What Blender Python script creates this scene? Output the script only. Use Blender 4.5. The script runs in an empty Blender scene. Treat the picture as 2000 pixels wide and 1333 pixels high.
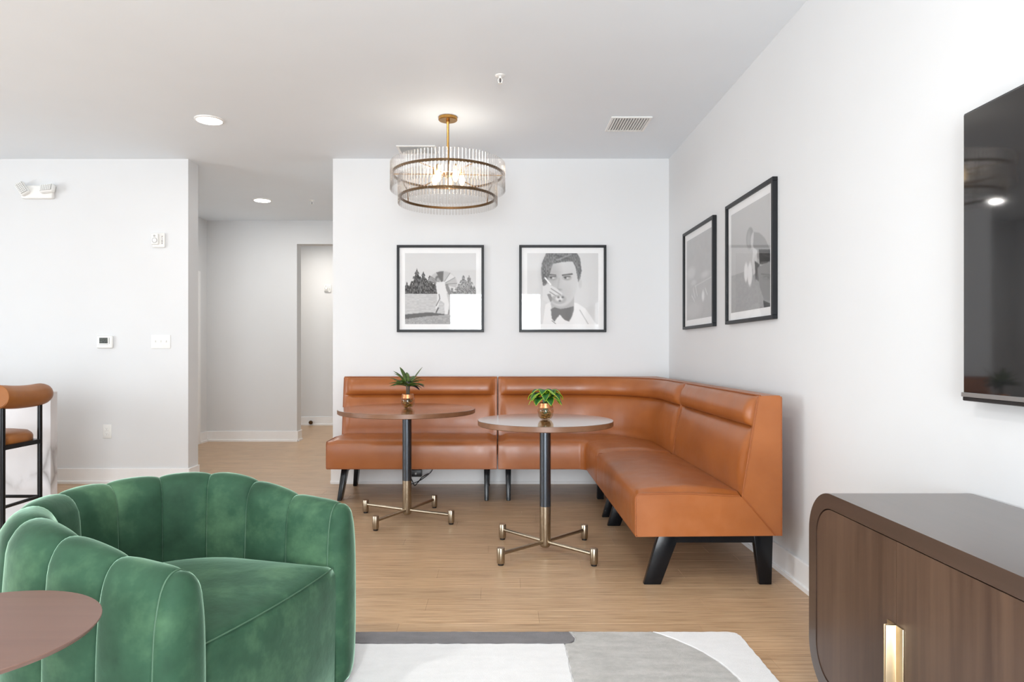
import bpy, bmesh, math, random
import numpy as np
from mathutils import Vector, Matrix
random.seed(7)
rng = np.random.RandomState(11)
sc = bpy.context.scene
COL = sc.collection
PI = math.pi

# ------------------------------------------------------------------ camera, world, lights, exposure
CAM_Z = 1.111
cam = bpy.data.objects.new('camera', bpy.data.cameras.new('camera'))
COL.objects.link(cam)
cam.location = (0, 0, CAM_Z)
cam.rotation_euler = (PI/2, 0, 0)
cam.data.sensor_width = 36.0
cam.data.lens = 36.0*1320/2000
cam.data.shift_x = 0.012
cam.data.shift_y = 21.5/2000
cam.data.clip_start = 0.02
sc.camera = cam

w = bpy.data.worlds.new('sky'); sc.world = w; w.use_nodes = True
bg = w.node_tree.nodes['Background']
bg.inputs[0].default_value = (0.86, 0.93, 1.0, 1); bg.inputs[1].default_value = 2.1

def area(name, loc, rot, sx, sy, power, color=(1, 1, 1), shape='RECTANGLE'):
    d = bpy.data.lights.new(name, 'AREA'); d.shape = shape
    d.size = sx
    if shape in ('RECTANGLE', 'ELLIPSE'): d.size_y = sy
    d.energy = power; d.color = color
    o = bpy.data.objects.new(name, d); COL.objects.link(o)
    o.location = loc; o.rotation_euler = rot
    return o
DAY = (0.90, 0.955, 1.0)
# area lamps added for daylight through the glazing, leaning back to lift the ceiling
UP = .32
area('daylight_front_door', (-0.09, -2.95, 1.25), (PI/2+UP, 0, 0), 2.2, 2.7, 345, DAY)
area('daylight_front_window', (-3.9, -2.95, 1.15), (PI/2+UP, 0, 0), 3.0, 1.9, 40, DAY)
area('daylight_left_window', (-7.75, 1.6, 1.15), (PI/2+UP, 0, -PI/2), 3.7, 1.9, 185, DAY)

sc.view_settings.view_transform = 'Standard'
sc.view_settings.look = 'None'
sc.view_settings.exposure = 0.19
sc.view_settings.gamma = 1.0
sc.view_settings.use_curve_mapping = False
sc.cycles.use_denoising = True
sc.cycles.max_bounces = 14
sc.cycles.diffuse_bounces = 8
sc.cycles.glossy_bounces = 6
sc.cycles.transmission_bounces = 10
sc.cycles.transparent_max_bounces = 24
sc.cycles.sample_clamp_indirect = 6.0
sc.cycles.caustics_reflective = False
sc.cycles.caustics_refractive = False

# ------------------------------------------------------------------ materials
def srgb(r, g, b):
    f = lambda c: (c/255/12.92) if c/255 <= .04045 else ((c/255+.055)/1.055)**2.4
    return (f(r), f(g), f(b), 1.0)

class NT:
    def __init__(s, name):
        s.m = bpy.data.materials.new(name); s.m.use_nodes = True
        s.t = s.m.node_tree; s.b = s.t.nodes['Principled BSDF']; s.out = s.t.nodes['Material Output']
    def n(s, typ, **kw):
        x = s.t.nodes.new(typ)
        for k, v in kw.items(): setattr(x, k, v)
        return x
    def l(s, a, b): s.t.links.new(a, b)
    def pos(s, scale=(1, 1, 1), obj=False):
        m = s.n('ShaderNodeMapping'); m.inputs['Scale'].default_value = scale
        if obj: s.l(s.n('ShaderNodeTexCoord').outputs['Object'], m.inputs[0])
        else: s.l(s.n('ShaderNodeNewGeometry').outputs['Position'], m.inputs[0])
        return m.outputs[0]
    def noise(s, vec, scale, detail=4, rough=.55):
        x = s.n('ShaderNodeTexNoise'); x.inputs['Scale'].default_value = scale
        x.inputs['Detail'].default_value = detail; x.inputs['Roughness'].default_value = rough
        s.l(vec, x.inputs['Vector']); return x.outputs['Fac']
    def ramp(s, fac, stops):
        x = s.n('ShaderNodeValToRGB'); e = x.color_ramp.elements
        while len(e) < len(stops): e.new(0.5)
        for el, (p, c) in zip(e, stops): el.position = p; el.color = c
        s.l(fac, x.inputs[0]); return x.outputs[0]
    def mix(s, fac, a, b, mode='MIX'):
        x = s.n('ShaderNodeMix', data_type='RGBA', blend_type=mode)
        for sock, v in ((x.inputs[0], fac), (x.inputs[6], a), (x.inputs[7], b)):
            if hasattr(v, 'links'): s.l(v, sock)
            else: sock.default_value = v
        return x.outputs[2]
    def bump(s, fac, strength, dist=.01):
        x = s.n('ShaderNodeBump'); x.inputs['Strength'].default_value = strength; x.inputs['Distance'].default_value = dist
        s.l(fac, x.inputs['Height']); s.l(x.outputs[0], s.b.inputs['Normal'])
    def set(s, color=None, rough=None, metal=None, spec=None, **kw):
        if color is not None:
            if hasattr(color, 'links'): s.l(color, s.b.inputs['Base Color'])
            else: s.b.inputs['Base Color'].default_value = color
        if rough is not None:
            if hasattr(rough, 'links'): s.l(rough, s.b.inputs['Roughness'])
            else: s.b.inputs['Roughness'].default_value = rough
        if metal is not None: s.b.inputs['Metallic'].default_value = metal
        if spec is not None: s.b.inputs['Specular IOR Level'].default_value = spec
        for k, v in kw.items(): s.b.inputs[k.replace('_', ' ')].default_value = v
        return s

def plain(name, color, rough=.5, metal=0., spec=.5, var=.06, scale=20, bump=0.0, **kw):
    n = NT(name); f = n.noise(n.pos(obj=True), scale)
    c2 = tuple(min(1, x*(1-var)) for x in color[:3])+(1,)
    n.set(n.ramp(f, [(.3, color), (.7, c2)]), rough, metal, spec, **kw)
    if bump: n.bump(f, bump)
    return n.m

def paint(name, color, bump=.05):
    n = NT(name); p = n.pos()
    f = n.noise(p, 2.0, 2); g = n.noise(p, 260, 2)
    c2 = tuple(x*.985 for x in color[:3])+(1,)
    n.set(n.ramp(f, [(.35, color), (.65, c2)]), .62, 0, .3); n.bump(g, bump, .002)
    return n.m

M = {}
M['wall'] = paint('wall_paint', (.705, .713, .72, 1))
M['ceiling'] = paint('ceiling_paint', (.80, .85, .895, 1), .08)
M['trim'] = plain('trim_paint', (.86, .86, .86, 1), .35, var=.02)
M['plastic'] = plain('white_plastic', (.82, .82, .80, 1), .35, var=.02)
M['grey_plastic'] = plain('grey_plastic', (.45, .45, .44, 1), .3, var=.05)
M['black_plastic'] = plain('black_plastic', (.012, .012, .013, 1), .35, var=.2)
M['black_wood'] = plain('black_leg_paint', (.005, .006, .008, 1), .25, spec=.3, var=.3, scale=40)
M['black_metal'] = plain('black_metal', (.012, .013, .015, 1), .28, .6, var=.2)
M['frame_black'] = plain('frame_black', (.010, .011, .013, 1), .4, spec=.3, var=.2)
M['mat_board'] = plain('mat_board', (.90, .90, .90, 1), .8, var=.02)
M['brass'] = plain('aged_brass', (.50, .27, .075, 1), .28, 1.0, var=.2, scale=60)
M['ring_bronze'] = plain('ring_bronze', (.16, .095, .045, 1), .35, 1.0, var=.3, scale=80)
M['gold'] = plain('champagne_gold', (.72, .58, .38, 1), .33, 1.0, var=.08, scale=30)
M['bronze'] = plain('brushed_bronze', (.43, .36, .27, 1), .29, 1.0, var=.12, scale=120)
M['gunmetal'] = plain('gunmetal', (.085, .095, .11, 1), .30, .85, var=.12, scale=120)
M['copper'] = plain('copper_band', (.62, .26, .11, 1), .35, .8, var=.25, scale=90)

def floor_mat():
    n = NT('bamboo_plank')
    p = n.pos((.8, 42, 1)); a = n.noise(p, 3.0, 5, .65)
    p2 = n.pos((2.2, 130, 1)); b = n.noise(p2, 2.2, 3, .6)
    oi = n.n('ShaderNodeObjectInfo')
    c1 = n.ramp(a, [(.30, (.32, .195, .103, 1)), (.5, (.50, .335, .198, 1)), (.70, (.62, .445, .285, 1))])
    c2 = n.ramp(b, [(.34, (.50, .45, .40, 1)), (.48, (1, 1, 1, 1)), (.75, (1.10, 1.09, 1.07, 1))])
    c = n.mix(.95, c1, c2, 'MULTIPLY')
    r = n.ramp(oi.outputs['Random'], [(0, (.93, .93, .93, 1)), (1, (1.05, 1.04, 1.03, 1))])
    c = n.mix(1.0, c, r, 'MULTIPLY')
    n.set(c, n.ramp(b, [(.3, (.40,)*3+(1,)), (.7, (.31,)*3+(1,))]), 0, .5)
    n.bump(b, .06, .002)
    return n.m
M['floor'] = floor_mat()
M['floor_joint'] = plain('floor_joint', (.26, .165, .09, 1), .7, var=.2)

def leather():
    n = NT('caramel_leather'); p = n.pos()
    a = n.noise(p, 6, 4); g = n.noise(p, 45, 3)
    n.set(n.ramp(a, [(.32, (.290, .084, .0165, 1)), (.68, (.345, .106, .023, 1))]),
          n.ramp(n.noise(p, 12, 4), [(.3, (.305,)*3+(1,)), (.7, (.40,)*3+(1,))]), 0, .6)
    n.bump(g, .05, .003)
    return n.m
M['leather'] = leather()
M['leather_seam'] = plain('leather_welt', (.30, .085, .018, 1), .4, var=.1)
M['stool_leather'] = plain('tan_leather', (.30, .105, .020, 1), .42, var=.2, scale=8, bump=.02)

def velvet():
    n = NT('green_velvet'); p = n.pos()
    a = n.noise(p, 5.5, 5, .6); b = n.noise(p, 28, 3)
    c = n.ramp(a, [(.30, (.010, .036, .018, 1)), (.52, (.021, .064, .034, 1)), (.70, (.058, .125, .066, 1))])
    n.set(c, .75, 0, .25, Sheen_Weight=1.0, Sheen_Roughness=.28)
    n.b.inputs['Sheen Tint'].default_value = (.60, .92, .70, 1)
    n.bump(b, .10, .01)
    return n.m
M['velvet'] = velvet()
M['velvet_welt'] = plain('velvet_welt', (.045, .105, .06, 1), .7, var=.1)

def walnut(name, dark, light, axis, rough, spec=.5):
    n = NT(name)
    sca = {'x': (1.2, 24, 24), 'y': (24, 1.2, 24), 'z': (24, 24, 1.2)}[axis]
    a = n.noise(n.pos(sca), 1.6, 6, .62); b = n.noise(n.pos(tuple(v*.12 for v in sca)), 2.2, 3)
    c = n.mix(.5, n.ramp(a, [(.3, dark), (.7, light)]), n.ramp(b, [(.35, dark), (.65, light)]))
    n.set(c, rough, 0, spec); n.bump(a, .03, .002)
    return n.m
M['walnut_v'] = walnut('walnut_vertical', (.040, .019, .012, 1), (.112, .064, .040, 1), 'z', .34)
M['walnut_top'] = walnut('walnut_top', (.034, .018, .012, 1), (.060, .034, .024, 1), 'y', .32)
M['table_top'] = walnut('laminate_walnut', (.115, .058, .034, 1), (.165, .09, .055, 1), 'x', .17, .6)
M['table_edge'] = walnut('laminate_edge', (.13, .055, .025, 1), (.21, .10, .05, 1), 'x', .35)
for k_, cw in (('table_top', 1.0), ('walnut_top', .5)):
    b_ = M[k_].node_tree.nodes['Principled BSDF']; b_.inputs['Coat Weight'].default_value = cw; b_.inputs['Coat Roughness'].default_value = .09 if cw == 1 else .2; b_.inputs['Coat IOR'].default_value = 1.6
M['side_top'] = walnut('reddish_walnut', (.108, .054, .040, 1), (.15, .082, .060, 1), 'x', .38)

def rug_mat(name, c, c2):
    n = NT(name); p = n.pos()
    a = n.noise(p, 420, 2); b = n.noise(n.pos((3, 9, 3)), 3, 4)
    d_ = n.noise(p, 55, 4, .7)
    n.set(n.mix(.5, n.ramp(b, [(.35, c), (.65, c2)]), n.mix(.5, n.ramp(a, [(.3, c2), (.7, c)]), n.ramp(d_, [(.38, c2), (.62, c)]))), .95, 0, .1, Sheen_Weight=.2)
    n.bump(a, .6, .004)
    return n.m
M['rug_white'] = rug_mat('rug_white', (.76, .755, .75, 1), (.69, .685, .68, 1))
M['rug_grey'] = rug_mat('rug_grey', (.50, .485, .46, 1), (.33, .32, .30, 1))
M['rug_dark'] = rug_mat('rug_dark', (.185, .175, .18, 1), (.125, .118, .122, 1))

def marble():
    n = NT('white_marble'); p = n.pos((1, 1, .6))
    d = n.noise(p, 2.2, 6, .6)
    mx = n.n('ShaderNodeMix', data_type='VECTOR'); mx.inputs[0].default_value = .35
    n.l(p, mx.inputs[4])
    tx = n.n('ShaderNodeTexNoise'); tx.inputs['Scale'].default_value = 2.5; n.l(p, tx.inputs['Vector']); n.l(tx.outputs['Color'], mx.inputs[5])
    v = n.n('ShaderNodeTexVoronoi', feature='DISTANCE_TO_EDGE'); v.inputs['Scale'].default_value = 3.6
    n.l(mx.outputs[1], v.inputs['Vector'])
    c = n.mix(n.ramp(d, [(.42, (0, 0, 0, 1)), (.6, (1, 1, 1, 1))]),
              (.66, .66, .68, 1), n.ramp(v.outputs['Distance'], [(.0, (.30, .29, .29, 1)), (.03, (.46, .46, .47, 1)), (.10, (.66, .66, .68, 1))]))
    n.set(c, .2); return n.m
M['marble'] = marble()

def clear(name, tint=(1, 1, 1, 1), refl=.06, rough=.0):
    """thin clear sheet: see-through with a mirror sheen that grows at grazing angles"""
    n = NT(name)
    tr = n.n('ShaderNodeBsdfTransparent'); tr.inputs[0].default_value = tint
    gl = n.n('ShaderNodeBsdfGlossy'); gl.inputs['Roughness'].default_value = rough
    fr = n.n('ShaderNodeFresnel'); fr.inputs[0].default_value = 1.5
    ge = n.n('ShaderNodeNewGeometry'); iv = n.n('ShaderNodeMath', operation='SUBTRACT'); iv.inputs[0].default_value = 1; n.l(ge.outputs['Backfacing'], iv.inputs[1])
    mu = n.n('ShaderNodeMath', operation='MULTIPLY'); n.l(fr.outputs[0], mu.inputs[0]); n.l(iv.outputs[0], mu.inputs[1])
    mx = n.n('ShaderNodeMixShader'); n.l(mu.outputs[0], mx.inputs[0]); n.l(tr.outputs[0], mx.inputs[1]); n.l(gl.outputs[0], mx.inputs[2])
    n.l(mx.outputs[0], n.out.inputs[0]); n.t.nodes.remove(n.b)
    return n.m
M['pane'] = clear('window_glass')
M['picture_glass'] = clear('picture_glass', (.99, .99, .99, 1))

def rod_glass():
    n = NT('rod_glass')
    tr = n.n('ShaderNodeBsdfTransparent'); tr.inputs[0].default_value = (.97, .96, .95, 1)
    g = n.n('ShaderNodeBsdfGlass'); g.inputs['Roughness'].default_value = .0; g.inputs['IOR'].default_value = 1.49
    mx = n.n('ShaderNodeMixShader'); lw = n.n('ShaderNodeLayerWeight'); lw.inputs[0].default_value = .5
    n.l(n.ramp(lw.outputs['Facing'], [(.0, (.10,)*3+(1,)), (.55, (.30,)*3+(1,)), (.9, (.95,)*3+(1,))]), mx.inputs[0])
    n.l(tr.outputs[0], mx.inputs[1]); n.l(g.outputs[0], mx.inputs[2])
    n.l(mx.outputs[0], n.out.inputs[0]); n.t.nodes.remove(n.b)
    return n.m
M['rod'] = rod_glass()
M['bowl'] = clear('bowl_glass', (.93, .88, .80, 1))

def emit(name, color, strength):
    n = NT(name); n.set(color, .5); n.b.inputs['Emission Color'].default_value = color; n.b.inputs['Emission Strength'].default_value = strength
    return n.m
M['lamp'] = emit('led_diffuser', (1, .97, .93, 1), 14)
M['bulb'] = emit('warm_bulb', (1, .74, .44, 1), 4)
n_ = NT('tv_screen'); n_.set((.012, .012, .013, 1), .045, 0, .8); M['screen'] = n_.m
n_ = NT('lcd'); n_.set(n_.ramp(n_.noise(n_.pos((1, 1, 1)), 160, 1), [(.4, (.03, .035, .03, 1)), (.6, (.10, .11, .10, 1))]), .2); M['lcd'] = n_.m
M['leaf_dark'] = plain('dark_leaf', (.085, .150, .022, 1), .4, var=.6, scale=45)
M['leaf_purple'] = plain('purple_leaf', (.022, .016, .030, 1), .4, var=.5, scale=45)
M['leaf_green'] = plain('green_leaf', (.018, .12, .012, 1), .35, var=.5, scale=60)
M['leaf_rim'] = plain('lime_rim', (.42, .60, .03, 1), .4, var=.2, scale=60)
M['stem'] = plain('plant_stem', (.07, .06, .035, 1), .6, var=.4)
M['moss'] = plain('gold_moss', (.36, .20, .05, 1), .6, var=.6, scale=150, bump=.3)
M['red'] = plain('letter_grey', (.10, .04, .035, 1), .5)

def print_mat():
    n = NT('photo_print'); a = n.n('ShaderNodeAttribute'); a.attribute_name = 'ink'
    n.set(a.outputs['Color'], .7, 0, .2); return n.m
M['print'] = print_mat()

# ------------------------------------------------------------------ mesh helpers
OFF = {}
class MB:
    def __init__(s): s.v = []; s.f = []
    def raw(s, v, f):
        k = len(s.v); s.v += [tuple(p) for p in v]; s.f += [tuple(i+k for i in q) for q in f]; return s
    def bm(s, b):
        b.verts.ensure_lookup_table(); b.verts.index_update()
        r = s.raw([p.co[:] for p in b.verts], [[q.index for q in f.verts] for f in b.faces]); b.free(); return s
    def box(s, lo, hi, r=0, seg=2):
        b = bmesh.new(); bmesh.ops.create_cube(b, size=1)
        for p in b.verts: p.co = [lo[i]+(p.co[i]+.5)*(hi[i]-lo[i]) for i in range(3)]
        if r: bmesh.ops.bevel(b, geom=b.edges[:], offset=r, segments=seg, profile=.5, affect='EDGES')
        return s.bm(b)
    def lathe(s, prof, n=32, c=(0, 0, 0), cap=True):
        v = []; f = []; m = len(prof)
        for (r, z) in prof:
            for k in range(n):
                a = 2*PI*k/n; v.append((c[0]+r*math.cos(a), c[1]+r*math.sin(a), c[2]+z))
        for i in range(m-1):
            for k in range(n):
                k2 = (k+1) % n; f.append((i*n+k, i*n+k2, (i+1)*n+k2, (i+1)*n+k))
        if cap:
            f.append(tuple(range(n))[::-1]); f.append(tuple((m-1)*n+k for k in range(n)))
        return s.raw(v, f)
    def tube(s, pts, r, n=8, cap=True, closed=False):
        pts = [Vector(p) for p in pts]; m = len(pts); v = []; f = []
        t0 = (pts[1]-pts[0]).normalized()
        up = Vector((0, 0, 1)) if abs(t0.z) < .9 else Vector((1, 0, 0))
        nrm = (up-t0*up.dot(t0)).normalized()
        for i, p in enumerate(pts):
            if closed: t = (pts[(i+1) % m]-pts[i-1]).normalized()
            else: t = (pts[min(i+1, m-1)]-pts[max(i-1, 0)]).normalized()
            nrm = (nrm-t*nrm.dot(t)).normalized(); bi = t.cross(nrm)
            rr = r[i] if isinstance(r, (list, tuple)) else r
            for k in range(n):
                a = 2*PI*k/n; v.append(p+nrm*(rr*math.cos(a))+bi*(rr*math.sin(a)))
        for i in range(m if closed else m-1):
            j = (i+1) % m
            for k in range(n):
                k2 = (k+1) % n; f.append((i*n+k, i*n+k2, j*n+k2, j*n+k))
        if cap and not closed:
            f.append(tuple(range(n))[::-1]); f.append(tuple((m-1)*n+k for k in range(n)))
        return s.raw(v, f)
    def loft(s, secs, cap=True, closed=False):
        n = len(secs[0]); v = [p for q in secs for p in q]; f = []; m = len(secs)
        for i in range(m if closed else m-1):
            j = (i+1) % m
            for k in range(n):
                k2 = (k+1) % n; f.append((i*n+k, i*n+k2, j*n+k2, j*n+k))
        if cap and not closed:
            f.append(tuple(range(n))[::-1]); f.append(tuple((m-1)*n+k for k in range(n)))
        return s.raw(v, f)
    def prism(s, poly, fn, a, b):
        """extrude a 2D polygon; fn(u, v, t) -> 3D point; t from a to b"""
        return s.loft([[fn(u, v, a) for u, v in poly], [fn(u, v, b) for u, v in poly]])

def obj(name, mb, mat, parent=None, smooth=35, world=False, bevel=0, kind=None, label=None, recalc=True):
    me = bpy.data.meshes.new(name)
    off = OFF.get(parent, Vector((0, 0, 0))) if world else Vector((0, 0, 0))
    v = [Vector(p)-off for p in mb.v] if world else mb.v
    me.from_pydata(v, [], mb.f)
    if recalc:
        b = bmesh.new(); b.from_mesh(me)
        if bevel:
            ed = [e for e in b.edges if len(e.link_faces) == 2 and e.calc_face_angle(0) > .6]
            bmesh.ops.bevel(b, geom=ed, offset=bevel, segments=2, profile=.5, affect='EDGES')
        bmesh.ops.recalc_face_normals(b, faces=b.faces[:]); b.to_mesh(me); b.free()
    if smooth:
        me.shade_smooth(); me.set_sharp_from_angle(angle=math.radians(smooth))
    mats = mat if isinstance(mat, (list, tuple)) else [mat]
    for m in mats: me.materials.append(m)
    o = bpy.data.objects.new(name, me); COL.objects.link(o)
    if parent is not None:
        o.parent = parent; OFF[o] = OFF.get(parent, Vector((0, 0, 0)))
    if kind: o['kind'] = kind
    if label: o['label'] = label
    return o
def tag(o, label, cat, group=None):
    o['label'] = label; o['category'] = cat
    if group: o['group'] = group
    return o
def thing(name, label=None, cat=None, loc=(0, 0, 0), rotz=0, group=None, kind=None):
    o = bpy.data.objects.new(name, None); COL.objects.link(o); o.empty_display_size = .1
    o.location = loc; o.rotation_euler = (0, 0, rotz); OFF[o] = Vector(loc)
    if label: tag(o, label, cat, group)
    if kind: o['kind'] = kind
    return o
def copy_part(src, parent, loc=None, rot=None):
    c = src.copy(); COL.objects.link(c); c.parent = parent
    if loc is not None: c.location = loc
    if rot is not None: c.rotation_euler = rot
    return c
def dup(root, loc, rotz=None):
    r = root.copy(); COL.objects.link(r); r.location = loc; OFF[r] = Vector(loc)
    if rotz is not None: r.rotation_euler = (0, 0, rotz)
    for ch in list(root.children):
        c = ch.copy(); COL.objects.link(c); c.parent = r
        for g in list(ch.children):
            d = g.copy(); COL.objects.link(d); d.parent = c
    return r
def sstep(x, a=0., b=1.):
    t = min(1, max(0, (x-a)/(b-a))); return t*t*(3-2*t)

# ------------------------------------------------------------------ room shell
CEIL = 2.745; YB = 5.707; XR = 1.429; XL = -7.0; YF = -2.2
HALL_L = -3.64; NOOK_L = -1.409; LW_R = -2.635; HALL_B = 8.40; FAR = 10.26
def structure(name, boxes, mat, parent=None):
    mb = MB()
    for lo, hi in boxes: mb.box(lo, hi)
    return obj(name, mb, mat, parent, smooth=0, kind='structure')
floor = structure('floor', [((XL-.3, YF-.3, -.15), (XR+.2, FAR+.2, -.006))], M['floor_joint'])
structure('ceiling', [((XL-.3, YF-.3, CEIL), (XR+.2, FAR+.2, CEIL+.15))], M['ceiling'])
structure('wall_right', [((XR, YF-.2, -.15), (XR+.2, FAR+.2, CEIL))], M['wall'])
structure('wall_back', [((NOOK_L, YB, -.15), (XR, YB+.15, CEIL)), ((NOOK_L, YB+.15, -.15), (NOOK_L+.12, FAR, CEIL))], M['wall'])
structure('wall_left', [((XL, YB+.01, -.15), (LW_R, 5.905, CEIL))], M['wall'])
DY0, DY1, DH = 7.22, 8.13, 2.03
structure('wall_hall_left', [((HALL_L-.12, 5.905, -.15), (HALL_L, DY0, CEIL)), ((HALL_L-.12, DY1, -.15), (HALL_L, HALL_B, CEIL)),
                             ((HALL_L-.12, DY0, DH), (HALL_L, DY1, CEIL))], M['wall'])
OPX = -2.52
structure('wall_hall_back', [((HALL_L-.12, HALL_B, -.15), (OPX, HALL_B+.17, CEIL)), ((OPX, HALL_B, 2.454), (NOOK_L, HALL_B+.17, CEIL))], M['wall'])
structure('wall_far', [((-6.2, FAR, -.15), (XR, FAR+.2, CEIL)), ((-6.4, HALL_B+.17, -.15), (-6.2, FAR+.2, CEIL))], M['wall'])
# front wall (behind the camera) with a glazed door and a window, left wall with a window
W1 = (-1.05, .87, .02, 2.33); W2 = (-5.4, -2.4, .42, 2.33); W3 = (-.25, 3.45, .42, 2.33)
structure('wall_front', [((XL, YF-.2, -.15), (W2[0], YF, CEIL)), ((W2[1], YF-.2, -.15), (W1[0], YF, CEIL)), ((W1[1], YF-.2, -.15), (XR, YF, CEIL)),
                         ((W2[0], YF-.2, -.15), (W2[1], YF, W2[2])), ((W2[0], YF-.2, W2[3]), (W2[1], YF, CEIL)),
                         ((W1[0], YF-.2, W1[3]), (W1[1], YF, CEIL)), ((W1[0], YF-.2, -.15), (W1[1], YF, W1[2]))], M['wall'])
structure('wall_side', [((XL-.2, YF-.2, -.15), (XL, W3[0], CEIL)), ((XL-.2, W3[1], -.15), (XL, YB+.2, CEIL)),
                        ((XL-.2, W3[0], -.15), (XL, W3[1], W3[2])), ((XL-.2, W3[0], W3[3]), (XL, W3[1], CEIL))], M['wall'])
def window(name, rect, axis, at, n):
    a0, a1, z0, z1 = rect
    r = thing(name, kind='structure', loc=(at, (a0+a1)/2, z0) if axis == 'x' else ((a0+a1)/2, at, z0))
    def bx(mb, u0, u1, v0, v1, t0, t1):
        if axis == 'x': mb.box((at+t0, u0, v0), (at+t1, u1, v1))
        else: mb.box((u0, at+t0, v0), (u1, at+t1, v1))
    mb = MB()
    bx(mb, a0, a0+.05, z0, z1, -.05, .0); bx(mb, a1-.05, a1, z0, z1, -.05, .0)
    bx(mb, a0+.05, a1-.05, z0, z0+.06, -.05, 0); bx(mb, a0+.05, a1-.05, z1-.05, z1, -.05, 0)
    wd = (a1-a0-.1)/n
    for k in range(1, n): bx(mb, a0+.05+wd*k-.025, a0+.05+wd*k+.025, z0+.06, z1-.05, -.05, 0)
    obj('window_frame', mb, M['trim'], r, smooth=0, world=True)
    for k in range(n):
        mb = MB(); bx(mb, a0+.05+wd*k+.02, a0+.05+wd*(k+1)-.02, z0+.06, z1-.05, -.028, -.022)
        obj('pane', mb, M['pane'], r, smooth=0, world=True)
window('window_1', W1, 'y', YF-.03, 2)
window('window_2', W2, 'y', YF-.03, 3)
window('window_3', W3, 'x', XL-.03, 3)

def base_run(name, runs):
    """runs of skirting: (p0, p1, inward normal)"""
    mb = MB()
    for (x0, y0), (x1, y1), (nx, ny) in runs:
        for t, z0, z1 in ((.014, -.02, .127), (.024, -.02, .022)):
            lo = (min(x0, x1, x0+nx*t, x1+nx*t), min(y0, y1, y0+ny*t, y1+ny*t), z0)
            hi = (max(x0, x1, x0+nx*t, x1+nx*t), max(y0, y1, y0+ny*t, y1+ny*t), z1)
            mb.box(lo, hi, .002, 1)
    return obj(name, mb, M['trim'], None, smooth=0, kind='structure')
base_run('baseboard_back', [((NOOK_L-.014, YB), (XR, YB), (0, -1)), ((NOOK_L, YB), (NOOK_L, HALL_B), (-1, 0))])
base_run('baseboard_right', [((XR, YF), (XR, YB), (-1, 0))])
base_run('baseboard_left', [((XL, YB+.01), (LW_R+.014, YB+.01), (0, -1)), ((LW_R, YB+.01), (LW_R, 5.905), (1, 0))])
base_run('baseboard_hall', [((HALL_L, 5.93), (HALL_L, DY0-.07), (1, 0)), ((HALL_L, DY1+.07), (HALL_L, HALL_B), (1, 0)), ((HALL_L, HALL_B), (OPX+.014, HALL_B), (0, -1)), ((OPX, HALL_B), (OPX, HALL_B+.17), (1, 0))])
base_run('baseboard_far', [((-6.2, FAR), (NOOK_L, FAR), (0, -1))])
# door in the hall's left wall
dr = thing('door_1', kind='structure', loc=(HALL_L, (DY0+DY1)/2, 0))
mb = MB(); mb.box((HALL_L, DY0-.06, -.01), (HALL_L+.016, DY0, DH+.06), .003, 1); mb.box((HALL_L, DY1, -.01), (HALL_L+.016, DY1+.06, DH+.06), .003, 1)
mb.box((HALL_L, DY0, DH), (HALL_L+.016, DY1, DH+.06), .003, 1)
obj('door_casing', mb, M['trim'], dr, world=True)
mb = MB(); mb.box((HALL_L-.09, DY0+.003, .008), (HALL_L-.05, DY1-.003, DH-.004), .002, 1)
obj('door_leaf', mb, M['trim'], dr, world=True)
mb = MB(); mb.tube([(HALL_L-.05, DY0+.07, .95), (HALL_L, DY0+.07, .95), (HALL_L, DY0+.19, .95)], .009)
obj('door_handle', mb, M['bronze'], dr, world=True)
# plank floor: each plank one piece; beyond the planks the slab carries its own boards
PW, PL = .139, 1.22
def plank_mesh():
    mb = MB(); mb.box((-PL/2+.0003, -PW/2+.0003, -.007), (PL/2-.0003, PW/2-.0003, 0), .0005, 1)
    return mb
row_top = 3.181
rows = []
y = row_top-PW*11
count = 0
proto = None
while y < 7.9:
    yc = y+PW/2
    x0 = XR if yc < YB else NOOK_L
    x_left = -4.75 if yc < YB-.05 else HALL_L
    if yc < 2.75: x_left = -.75 if yc < 2.3 else -1.9
    off = random.random()*PL
    if abs(y-(row_top-PW)) < .01: off = (XR+.086) % PL
    x = x0-off
    while x+PL > x_left and count < 300:
        # planks run past the walls' faces, under the skirting
        if proto is None: o = proto = obj('plank', plank_mesh(), M['floor'], floor, smooth=30)
        else: o = copy_part(proto, floor)
        o.location = (x+PL/2, yc, 0); count += 1
        x -= PL
    y += PW
Y_END = y
mb = MB()
# the rest of the floor: plain boarding of the same wood just under plank level
for (xa, xb, ya, yb) in [(XL, XR, YF, row_top-PW*11), (XL, -4.7, row_top-PW*11, YB), (-4.7, -1.9, row_top-PW*11, 2.72), (HALL_L, NOOK_L, 7.8, FAR), (-6.2, HALL_L, HALL_B, FAR), (-1.9, -.7, row_top-PW*11, 2.3)]:
    mb.box((xa, ya, -.05), (xb, yb, -.0012))
obj('floor_boarding', mb, M['floor'], floor, smooth=0)
print('planks', count)

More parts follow.
